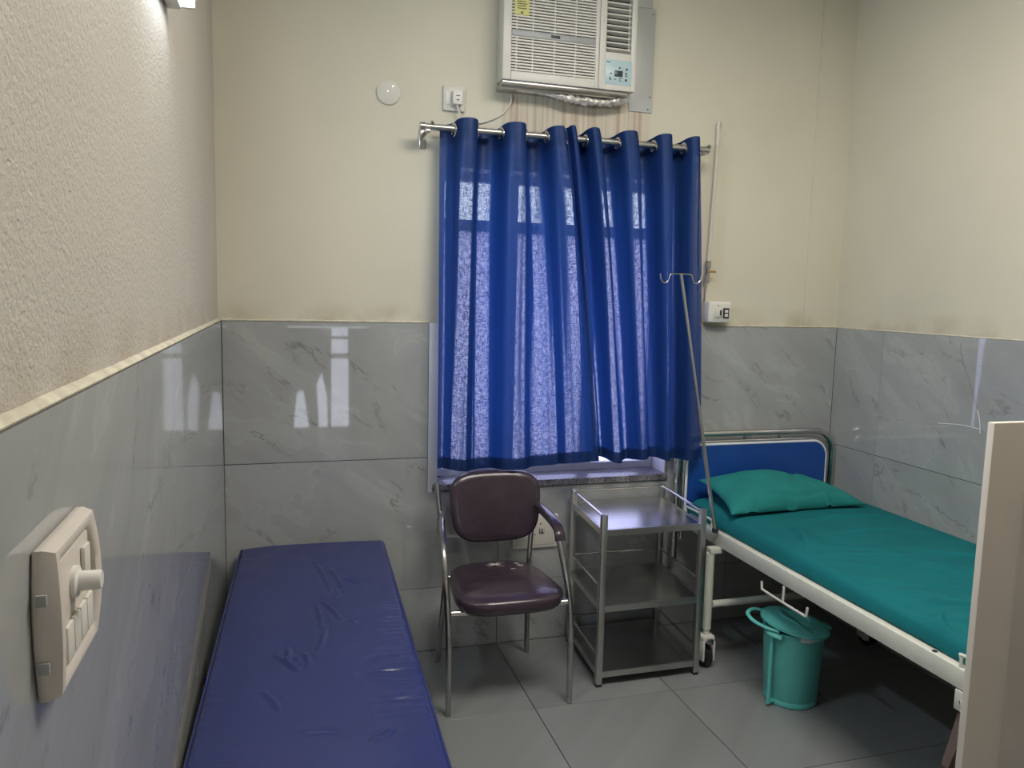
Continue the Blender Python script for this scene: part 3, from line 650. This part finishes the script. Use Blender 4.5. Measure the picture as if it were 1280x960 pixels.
mb = MB(); mb.grid(320, 8, boxing, closed_u=True); mb.build('side_boxing', MT['board'], pad, 60, label='tan side band under the blue cover')
MB().tube([(0, 0, CZ-.0165), (CW, 0, CZ-.0165), (CW, -CL, CZ-.0165), (0, -CL, CZ-.0165)], .0035, 8, closed=True).build('piping', MT['rexine'], pad)

# ================================================================== CHAIR
ch = thing('arm_chair', 'dark brown padded armchair with steel tube legs, a torn seat and only one arm pad', 'chair', (1.08, -.36, 0))
cxm = 1.080
def seat_outline(a, hw_f, hw_b, yf, yb, p=3.6):
    c, s = math.cos(a), math.sin(a)
    sx = math.copysign(abs(c)**(2/p), c); sy = math.copysign(abs(s)**(2/p), s)
    y = (yf+yb)/2+sy*(yb-yf)/2; t = (y-yf)/(yb-yf); hw = hw_f+(hw_b-hw_f)*t
    return sx*hw, y
def cushion(hwf, hwb, yf, yb, zc, up, dn, puff=.012, dip=0, seed=0, n=72, m=14, place=None):
    mb = MB(); rings = []
    for j in range(m+1):
        ph = -PI/2+PI*j/m; cr_ = max(0.0, math.cos(ph))**.55; h = math.sin(ph)
        if j in (0, m): cr_ = .0
        rings.append((cr_, h))
    V = []
    # profile: centre-bottom, rim, centre-top with extra rings over the faces
    prof = [(0.001, -1)]+[(r, -1) for r in (.3, .6, .82)]+[(.93, -.86), (.985, -.5), (1, 0), (.985, .5), (.93, .86)]+[(r, 1) for r in (.84, .7, .55, .4, .25, .12)]+[(.001, 1)]
    for r, h in prof:
        ring = []
        for k in range(n):
            x, y = seat_outline(2*PI*k/n, hwf, hwb, yf, yb); yc_ = (yf+yb)/2
            X, Y = x*r, yc_+(y-yc_)*r
            if h > 0: Z = up*h+puff*(1-r*r)*(h == 1) - dip*math.exp(-((X/.12)**2+((Y-yc_)/.1)**2)); Z += .0022*noise.noise(Vector((X*22+seed, Y*22, 1)))*(h == 1)
            else: Z = dn*h
            p_ = Vector((X, Y, zc+Z)); ring.append(mb.bm.verts.new(place(p_) if place else p_))
        V.append(ring)
    for A, B in zip(V, V[1:]):
        for k in range(n): mb.bm.faces.new((A[k], A[(k+1) % n], B[(k+1) % n], B[k]))
    mb.bm.faces.new(V[0]); mb.bm.faces.new(V[-1])
    return mb
def plc(p): return Vector((cxm+.006+p.x+.02*0, p.y, p.z+.030*((p.y+.40)/.22)*0))
seat = cushion(.236, .183, -.632, -.165, .447, .022, .048, .010, .0, 3, place=plc).build('seat', MT['brown'], ch, 60)
# torn star in the seat cover
b = MB(); random.seed(3)
pts = []
for k in range(22):
    a = 2*PI*k/22; r = (.062 if k % 2 else .012)*(random.uniform(.35, 1)) * (1.0 if abs(math.cos(a)) > .5 else .62)
    pts.append((1.095+r*math.cos(a), -.262+r*.9*math.sin(a), .4802))
b.poly(pts, (0, 0, .0012)); b.build('tear', MT['tear'], seat, 0, label='star-shaped pale tear')
for k in range(5):
    x, y = random.uniform(1.12, 1.20), random.uniform(-.33, -.26); b = MB(); b.poly([(x, y, .4795), (x+.018, y-.004, .4795), (x+.02, y-.001, .4795), (x+.003, y+.003, .4795)], (0, 0, .0012)); b.build('tear', MT['tear'], seat, 0, label='small pale nick')
def pback(p):   # p.x across, p.y = height, p.z = thickness outwards (towards the room)
    lean = (p.y-.43)*.16; return Vector((cxm+.036+p.x, -.190+lean-.012-(p.z)-.02*(1-(p.x/.21)**2)*0+.018*(p.x/.2)**2*-1, p.y))
cushion(.186, .214, .556, .860, .0, .022, .020, .008, 0, 9, place=pback).build('backrest', MT['brown'], ch, 60)
def mir(s, x): return cxm+s*(x-cxm)
for s, nm in ((1, 'r'), (-1, 'l')):
    off = 0
    FL = [(1.325, -.583, 0), (1.325, -.583, .14), (1.324, -.580, .30), (1.316, -.572, .44), (1.302, -.553, .54), (1.290, -.527, .625), (1.284, -.505, .672), (1.288, -.46, .690), (1.296, -.36, .694), (1.303, -.24, .694), (1.306, -.165, .692)]
    if s < 0: FL = [(.835, -.564, 0), (.834, -.563, .25), (.828, -.556, .44), (.822, -.535, .57), (.824, -.485, .645), (.838, -.40, .676), (.860, -.28, .685), (.884, -.165, .682), (.893, -.142, .681)]
    MB().tube(FL, .0122, 14, 6).build('leg', MT['oldchrome'], ch)
    BK = [(1.292, -.118, 0), (1.285, -.135, .15), (1.276, -.160, .33), (1.273, -.172, .43), (1.280, -.165, .52), (1.293, -.148, .65), (1.306, -.122, .812)]
    MB().tube([(mir(s, x)+(0 if s > 0 else .012), y, z) for x, y, z in BK], .0115, 14, 6).build('leg', MT['oldchrome'], ch)
    # arm pad: flat curved rail over the front of the arm
    P = [(1.287, -.530, .655), (1.287, -.512, .686), (1.292, -.46, .708), (1.299, -.36, .713), (1.305, -.25, .712), (1.309, -.18, .708)]
    if s > 0: MB().tube(P, .020, 14, 8, sx=1.1, sy=.55).build('arm_pad', MT['brown'], ch)
MB().tube([(mir(-1, 1.318), -.555, .408), (1.05, -.555, .402), (1.318, -.572, .420)], .0115, 12, 4).build('crossbar', MT['chrome'], ch)
MB().tube([(mir(-1, 1.272)+.012, -.17, .405), (1.272, -.17, .405)], .010, 12).build('crossbar', MT['oldchrome'], ch)
for s in (1, -1):
    MB().box(mir(s, 1.285)-.012, mir(s, 1.285)+.012, -.185, -.14, .60, .66, .003).build('back_bracket', MT['oldchrome'], ch)

# ================================================================== TROLLEY
tr = thing('trolley', 'three-shelf stainless steel trolley between the chair and the bed', 'trolley', (1.735, -.28, 0))
T = dict(FL=(1.490, -.490), FR=(1.943, -.490), BL=(1.522, -.062), BR=(1.972, -.062)); pwid = .0125
for k, (x, y) in T.items():
    MB().box(x-pwid, x+pwid, y-pwid, y+pwid, .012, .738, .0015).build('post', MT['steel_post'], tr)
    MB().box(x-pwid*.9, x+pwid*.9, y-pwid*.9, y+pwid*.9, 0, .0125, .001).build('foot', MT['black'], tr)
for zs in (.662, .338, .052):
    b = MB(); fl_, fr_, bl_, br_ = [Vector((*T[k], 0)) for k in ('FL', 'FR', 'BL', 'BR')]
    q = [fl_, fr_, br_, bl_]
    zt = zs+.012
    b.poly([(p.x, p.y, zt-.002) for p in q], (0, 0, .002)); b.build('shelf', MT['steel'], tr, 0)
    for i in range(4):
        a, c = q[i], q[(i+1) % 4]; d = (c-a).normalized(); n_ = Vector((d.y, -d.x, 0))
        a2, c2 = a+d*pwid, c-d*pwid
        MB().poly([a2+n_*.0075+Vector((0, 0, zs-.013)), c2+n_*.0075+Vector((0, 0, zs-.013)), c2+n_*.0075+Vector((0, 0, zt+.001)), a2+n_*.0075+Vector((0, 0, zt+.001))], -n_*.013).build('shelf_edge', MT['steel_post'], tr, 0)
    gz = {.662: .728, .338: .425, .052: .125}[zs]
    for i in (1, 2, 3):
        a, c = q[i], q[(i+1) % 4]; d = (c-a).normalized()
        MB().tube([(*(a+d*pwid).xy, gz), (*(c-d*pwid).xy, gz)], .0055, 10).build('guard_rail', MT['chrome'], tr)

# ================================================================== HOSPITAL BED
BX0, BX1, BYH, BYF = 2.066, 2.925, -.085, -1.985
bed = thing('hospital_bed', 'white metal hospital bed with a blue headboard against the right wall', 'bed', (2.5, -1.0, 0))
RX, RW = BX0, .030
for x0 in (BX0-.006, BX1-.024):
    MB().box(x0, x0+RW, BYF+.03, BYH-.03, .545, .606, .004).build('side_rail', MT['bed_white'], bed)
for y in (BYH-.045, -.7, -1.3, BYF+.03):
    MB().box(BX0+.0245, BX1-.0245, y, y+.028, .553, .598, .002).build('cross_rail', MT['bed_white'], bed)
MB().box(BX0+.024, BX1-.025, BYF+.06, BYH-.046, .5985, .604).build('deck', MT['bed_white'], bed, 0)
def caster(x, y, par):
    c = MB(); c.box(x-.030, x+.030, y-.028, y+.028, .118, .150, .008).box(x-.031, x-.020, y-.032, y+.045, .035, .125, .005).box(x+.020, x+.031, y-.032, y+.045, .035, .125, .005)
    h = c.cyl((x, y, .150), (x, y, .185), .014).build('caster', MT['plastic'], par)
    MB().cyl((x-.014, y+.010, .053), (x+.014, y+.010, .053), .051, seg=32).build('tyre', MT['black'], h)
    MB().cyl((x-.018, y+.010, .053), (x+.018, y+.010, .053), .030, seg=24).cyl((x-.034, y+.010, .053), (x+.034, y+.010, .053), .008, seg=12).build('hub', MT['plastic'], h)
    MB().box(x-.014, x+.014, y-.046, y-.026, .118, .140, .004).build('brake', MT['oldchrome'], h)
for y in (-.435, -1.775):
    for x in (2.018 if 1 else 0, 2.893):
        xx = x+.006
        par = MB().cyl((xx, y, .175), (xx, y, .5195), .0185, seg=20).build('leg', MT['bed_white'], bed)
        caster(xx, y, bed)
        (MB().box(xx-.010, xx+.046, y-.020, y+.020, .520, .5445, .002) if x < 2.5 else MB().box(xx-.02, xx+.02, y-.02, y+.02, .52, .5445, .002)).build('leg_bracket', MT['bed_white'], bed)
    MB().cyl((2.043, y, .285), (2.882, y, .285), .0155, seg=16).build('stretcher', MT['bed_white'], bed)
# the outer rail lies slightly outside the mattress; bottle hook and mattress keepers
MB().tube([(2.052, -.775, .515), (2.052, -.78, .490), (2.052, -.80, .484), (2.052, -1.03, .484), (2.052, -1.052, .490), (2.052, -1.056, .520)], .0048, 10, 3).tube([(2.052, -.915, .546), (2.052, -.915, .486)], .0048, 10).build('bottle_hook', MT['bed_white'], bed)
for ya, yc2 in ((-.13, -.36), (-1.70, -1.93)):
    MB().tube([(2.068, ya, .605), (2.068, ya, .632), (2.068, ya-.012, .643), (2.068, yc2+.012, .643), (2.068, yc2, .632), (2.068, yc2, .605)], .0052, 10, 3).build('mattress_keeper', MT['bed_white'], bed)
MB().cyl((2.075, -1.60, .606), (2.075, -1.60, .6075), .008, seg=16).build('rail_socket', MT['black'], bed)
MB().box(2.054, 2.0595, -1.775, -1.70, .487, .5445, .001).build('foot_plate', MT['bed_white'], bed)
MB().cyl((2.0545, -1.725, .515), (2.051, -1.725, .515), .007, seg=6).build('bolt', MT['oldchrome'], bed)
def arch(x0, x1, y, z0, z1, r, n=10):
    P = [(x0, y, z0), (x0, y, z1-r)]
    P += [(x0+r-r*math.cos(a), y, z1-r+r*math.sin(a)) for a in [PI/2*k/n for k in range(1, n+1)]]
    P += [(x1-r+r*math.sin(a), y, z1-r+r*math.cos(a)) for a in [PI/2*k/n for k in range(0, n+1)]]
    return P+[(x1, y, z0)]
for (ynm, y, zl) in (('headboard', -.052, .973), ('footboard', BYF-.015, .90)):
    xa, xb = 2.052, 2.932
    MB().tube(arch(xa, xb, y, .36, zl, .115), .0155, 16).build(ynm+'_tube', MT['chrome'], bed)
    MB().tube(arch(xa+.034, xb-.034, y-.006, .46, zl-.038, .09), .009, 12).build(ynm+'_inner_tube', MT['chrome'], bed)
    P = arch(xa+.046, xb-.046, y-.004, .56, zl-.050, .082)
    MB().poly([Vector(p) for p in P], (0, -.012, 0)).build(ynm, MT['board_blue'], bed, 30, label='blue '+ynm+' panel')
    b = MB(); b.tube([Vector(p)+Vector((0, -.006, 0)) for p in P], .0075, 10); b.build(ynm+'_trim', MT['white'], bed)
    for x in (2.33, 2.66) if ynm == 'footboard' else (2.42, 2.62):
        MB().box(x-.012, x+.012, y-.010, y+.006, zl-.034, zl-.012, .002).build('spacer', MT['oldchrome'], bed)
    for x in (xa, xb):
        b = MB().box(x-.006, x+.006, min(y, BYH)-.02 if ynm == 'headboard' else y, max(y, BYF)+.05 if ynm != 'headboard' else y, .53, .56, .001); b.build('end_bracket', MT['bed_white'], bed)
# mattress with sheet
MX0, MX1, MY0, MY1, MZ0, MZ1 = 2.092, 2.938, -1.955, -.100, .606, .672
frs = []
random.seed(11)
for (x0, y0, x1, y1, a) in [(2.30, -.60, 2.86, -.56, .006), (2.25, -.62, 2.22, -.80, .007), (2.22, -.68, 2.19, -.86, .005), (2.45, -.75, 2.80, -.80, .004), (2.20, -1.05, 2.55, -1.35, .007), (2.18, -1.20, 2.50, -1.52, .006), (2.35, -1.05, 2.75, -1.45, .006), (2.16, -1.38, 2.42, -1.62, .008), (2.14, -1.30, 2.30, -1.45, .006), (2.4, -1.3, 2.9, -1.62, .005), (2.13, -1.52, 2.40, -1.75, .008), (2.2, -.95, 2.5, -1.1, .004), (2.50, -.95, 2.9, -1.25, .004), (2.12, -1.62, 2.20, -1.5, .006)]:
    frs.append((x0, y0, x1, y1, a*1.25, .012))
for k in range(26):
    x0, y0 = random.uniform(2.12, 2.7), random.uniform(-1.8, -.9); L_ = random.uniform(.1, .3); an = random.uniform(-1.15, -.45)
    frs.append((x0, y0, x0+L_*math.cos(an), y0+L_*math.sin(an), random.uniform(.0015, .004), .011))
def fold(x, y):
    h = 0
    for x0, y0, x1, y1, a, w in frs:
        if min(x0, x1)-.06 > x or max(x0, x1)+.06 < x or min(y0, y1)-.06 > y or max(y0, y1)+.06 < y: continue
        dx, dy = x1-x0, y1-y0; l2 = dx*dx+dy*dy; t = max(0, min(1, ((x-x0)*dx+(y-y0)*dy)/l2)); l = math.sqrt(l2)
        sd = ((x-x0)*dy-(y-y0)*dx)/l + .02*math.sin(PI*t)
        d = math.hypot(x-x0-dx*t, y-y0-dy*t) if t in (0, 1) else abs(sd)
        q = d/(w*.8) if sd > 0 else d/(w*3.2)
        if q < 3: h += 2.0*a*math.exp(-q*q)*(math.sin(PI*min(1, max(0, .05+.9*t))))
    return h
def sheet(u, v):
    # u runs across: left drop, top, right drop
    W_ = MX1-MX0; y = MY1+(MY0-MY1)*v
    tot = W_+.12; s = u*tot-.06; r = .052
    if s < 0: x, z, top_ = MX0-.002, MZ1-r+max(s+.0, -.02)*.5, 0
    elif s > W_: x, z, top_ = MX1, MZ1-r-(s-W_)*.6, 0
    else:
        x = MX0+s; e = min(s, W_-s)
        top_ = min(1, e/r); z = MZ1-r+math.sqrt(max(0, r*r-(r-min(r, e))**2)) + .010*math.sin(PI*s/W_)
    ey = min(v, 1-v)*(MY1-MY0); z2 = (1-min(1, ey/.03))**2*.025
    n = noise.noise(Vector((x*3, y*2.5, 3)))*.006+noise.noise(Vector((x*9, y*6, 8)))*.0025
    sag = .010*math.exp(-((x-MX0)/.25)**2)*sstep(-.5, -1.4, y)*-1
    wx = .004*noise.noise(Vector((y*7, s, 3)))*(1-top_)
    return Vector((x+(wx if s < W_/2 else 0)-(0 if s > W_/2 else .0), y, max(MZ0+.001, z+top_*(n+fold(x, y)+sag)-z2)))
mb = MB(); mb.grid(200, 420, sheet)
mt = mb.build('sheet', MT['teal'], smooth=180)
tag(mt, 'creased teal green sheet spread over the hospital bed mattress', 'bed sheet')
core = MB().box(MX0+.02, MX1-.02, MY0+.012, MY1-.012, MZ0, MZ1-.03, .012, 3)
tag(core.build('mattress', MT['teal']), 'thin mattress under the teal sheet of the hospital bed', 'mattress')
# pillow
def pil(u, v, side):
    # corners: head-left, head-right, foot-right, foot-left
    A, B, Cc, D = Vector((2.130, -.115, .765)), Vector((2.80, -.125, .705)), Vector((2.830, -.440, .694)), Vector((2.090, -.475, .697))
    # rounded, slightly sucked-in edges
    a, c = 2*u-1, 2*v-1
    uu = u+.5*0; pin = .030
    P = A.lerp(B, u).lerp(D.lerp(Cc, u), v)
    P += Vector((0, (1-abs(a)**2.2)*pin*(-1 if c > 0 else 1)*abs(c)**3*-.0, 0))
    P.x += -a*abs(a)**3*pin*(1-c*c)*1.0; P.y += c*abs(c)**3*.012*(1-a*a)*1.0
    f = (max(0, 1-abs(a)**2.4)**.62)*(max(0, 1-abs(c)**3)**.60)
    h = .092*f if side > 0 else -.028*f
    w = noise.noise(Vector((u*3.2, v*2.4, 7)))*.012*f + noise.noise(Vector((u*9, v*6, 2)))*.004*f
    if side > 0:
        w += .010*math.exp(-((u-.42)/.16)**2)*math.exp(-((v-.25)/.3)**2)
        w += -.013*math.exp(-((v-.86+.05*math.sin(u*9))/.03)**2)*(1 if .25 < u < .9 else 0)*math.sin(PI*u)
        w += .010*math.exp(-((u-.62-.1*v)/.014)**2)*sstep(.55, .9, v)+.007*math.exp(-((u-.3+.15*v)/.03)**2)*sstep(.3, .7, v)-.006*math.exp(-((u-.75+.3*v)/.03)**2)
    z = P.z+h+w
    if side < 0: z = max(z, MZ1+.012)
    return Vector((P.x, P.y, z))
mb = MB(); mb.grid(90, 60, lambda u, v: pil(u, v, 1)); mb.grid(90, 60, lambda u, v: pil(u, v, -1))
bmesh.ops.remove_doubles(mb.bm, verts=mb.bm.verts, dist=.0008)
tag(mb.build('pillow', MT['teal_pillow'], smooth=180), 'teal pillow lying by the blue headboard of the bed', 'pillow')

# ================================================================== DRIP STAND
iv = thing('drip_stand', 'steel drip pole with two hooks leaning from the bed rail', 'drip stand', (2.056, -.42, .606))
ptop = Vector((1.832, -.405, 1.722)); pb = Vector((2.047, -.425, .612))
MB().tube([pb, pb.lerp(ptop, .5)], .0085, 14).tube([pb.lerp(ptop, .5), ptop], .0068, 14).build('pole', MT['steel_post'], iv)
MB().cyl(pb+Vector((0, 0, -.004)), pb+Vector((0, 0, .014)), .014, seg=16).build('base_collar', MT['darkmetal'], iv)
H = [(-.095, 0, .002), (-.092, 0, -.020), (-.080, 0, -.034), (-.064, 0, -.034), (-.054, 0, -.018), (-.050, 0, -.004), (-.040, 0, .001), (0, 0, .002)]
H = H+[(-x, y, z) for x, y, z in H[-2::-1]]
MB().tube([ptop+Vector(p) for p in H], .0032, 10, 5).build('hook_bar', MT['oldchrome'], iv)

# ================================================================== BIN
BC = Vector((2.225, -.765, 0))
bn = thing('waste_bin', 'teal plastic pedal bin under the side rail of the bed', 'bin', BC)
MB().lathe([(.0, .004), (.092, .004), (.098, .0), (.104, .004), (.106, .020), (.103, .026), (.105, .030), (.118, .300), (.122, .302), (.122, .312), (.114, .312), (.112, .300), (.095, .03), (0, .025)], BC, 56).build('body', MT['bin'], bn, 35)
LR = Matrix.Rotation(math.radians(9), 4, 'Y') @ Matrix.Rotation(math.radians(4), 4, 'X')
LC = BC+Vector((-.002, -.006, .326))
lid = MB().lathe([(.130, -.010), (.136, -.008), (.136, .002), (.126, .010), (.100, .018), (.068, .023), (.064, .027), (.050, .027), (.046, .023), (.0, .024)], LC, 56, M_=LR)
lid = lid.build('lid', MT['bin'], bn, 30)
def onlid(x, y, z): return LC+(LR @ Vector((x, y, z)))
MB().poly([onlid(.030, .006, .0225), onlid(.130, -.062, .006), onlid(.142, -.040, .006), onlid(.045, .03, .0225)], (0, 0, .010)).build('lid_rib', MT['bin'], lid, 0)
hl = math.radians(158)
def hp(r, a, z): return LC+Vector((r*math.cos(a), r*math.sin(a), z))
MB().tube([hp(.118, hl-.62, .012), hp(.165, hl-.42, .020), hp(.186, hl-.08, .021), hp(.176, hl+.22, .012), hp(.150, hl+.55, .002), hp(.126, hl+.85, -.004)], .0065, 12, 6, sx=1.3).build('handle', MT['bin'], bn)
sa = math.radians(196)
def bp_(r, da, z): return BC+Vector((r*math.cos(sa+da), r*math.sin(sa+da), z))
MB().tube([bp_(.128, 0, .305), bp_(.134, 0, .28), bp_(.132, 0, .02)], .0085, 10).build('pedal_rod', MT['bin'], bn)
MB().tube([bp_(.130, -.25, .315), bp_(.142, 0, .308), bp_(.132, .32, .300)], .015, 12, 5, sy=.75).build('hinge_block', MT['bin'], bn)
MB().cyl(bp_(.10, 0, .016), bp_(.140, 0, .016), .008, seg=12).build('pedal', MT['bin'], bn)
b = MB()
def rimbag(u, v):
    a = -2.0+3.6*u; r = .1235+.003*noise.noise(Vector((u*30, v*3, 1))); z = .312-.020*v-.006*abs(noise.noise(Vector((u*20, 0, 4))))
    if u > .80: r += .016*(u-.80)/.2*(1+noise.noise(Vector((u*60, v*6, 9)))); 
    return BC+Vector((r*math.cos(a), r*math.sin(a), z))
b.grid(80, 5, rimbag); b.build('bin_liner', MT['bag'], bn, 60)

# ================================================================== STOOL
sc_ = Vector((2.632, -1.455, 0))
stl = thing('plastic_stool', 'low brown plastic stool under the foot end of the bed', 'stool', sc_)
SH = .222
MB().box(sc_.x-.135, sc_.x+.135, sc_.y-.135, sc_.y+.135, SH-.020, SH, .009, 3).build('seat', MT['stool'], stl)
for sx_ in (-1, 1):
    for sy_ in (-1, 1):
        t0 = Vector((sc_.x+sx_*.112, sc_.y+sy_*.112, SH-.0195)); t1 = Vector((sc_.x+sx_*.150, sc_.y+sy_*.142, 0)); w0, w1 = .023, .015
        b = MB(); a = [b.bm.verts.new(t0+Vector((i*w0, j*w0, 0))) for i, j in ((-1, -1), (1, -1), (1, 1), (-1, 1))]; c = [b.bm.verts.new(t1+Vector((i*w1, j*w1, 0))) for i, j in ((-1, -1), (1, -1), (1, 1), (-1, 1))]
        b.bm.faces.new(a[::-1]); b.bm.faces.new(c)
        for i in range(4): b.bm.faces.new((a[i], a[(i+1) % 4], c[(i+1) % 4], c[i]))
        b.build('leg', MT['stool'], stl, 0)
for q in (-1, 1):
    MB().box(sc_.x-.095, sc_.x+.095, sc_.y+q*.124-.004, sc_.y+q*.124+.004, SH-.065, SH-.0195, .001).build('apron', MT['stool'], stl, 0)
    MB().box(sc_.x+q*.124-.004, sc_.x+q*.124+.004, sc_.y-.095, sc_.y+.095, SH-.065, SH-.0195, .001).build('apron', MT['stool'], stl, 0)
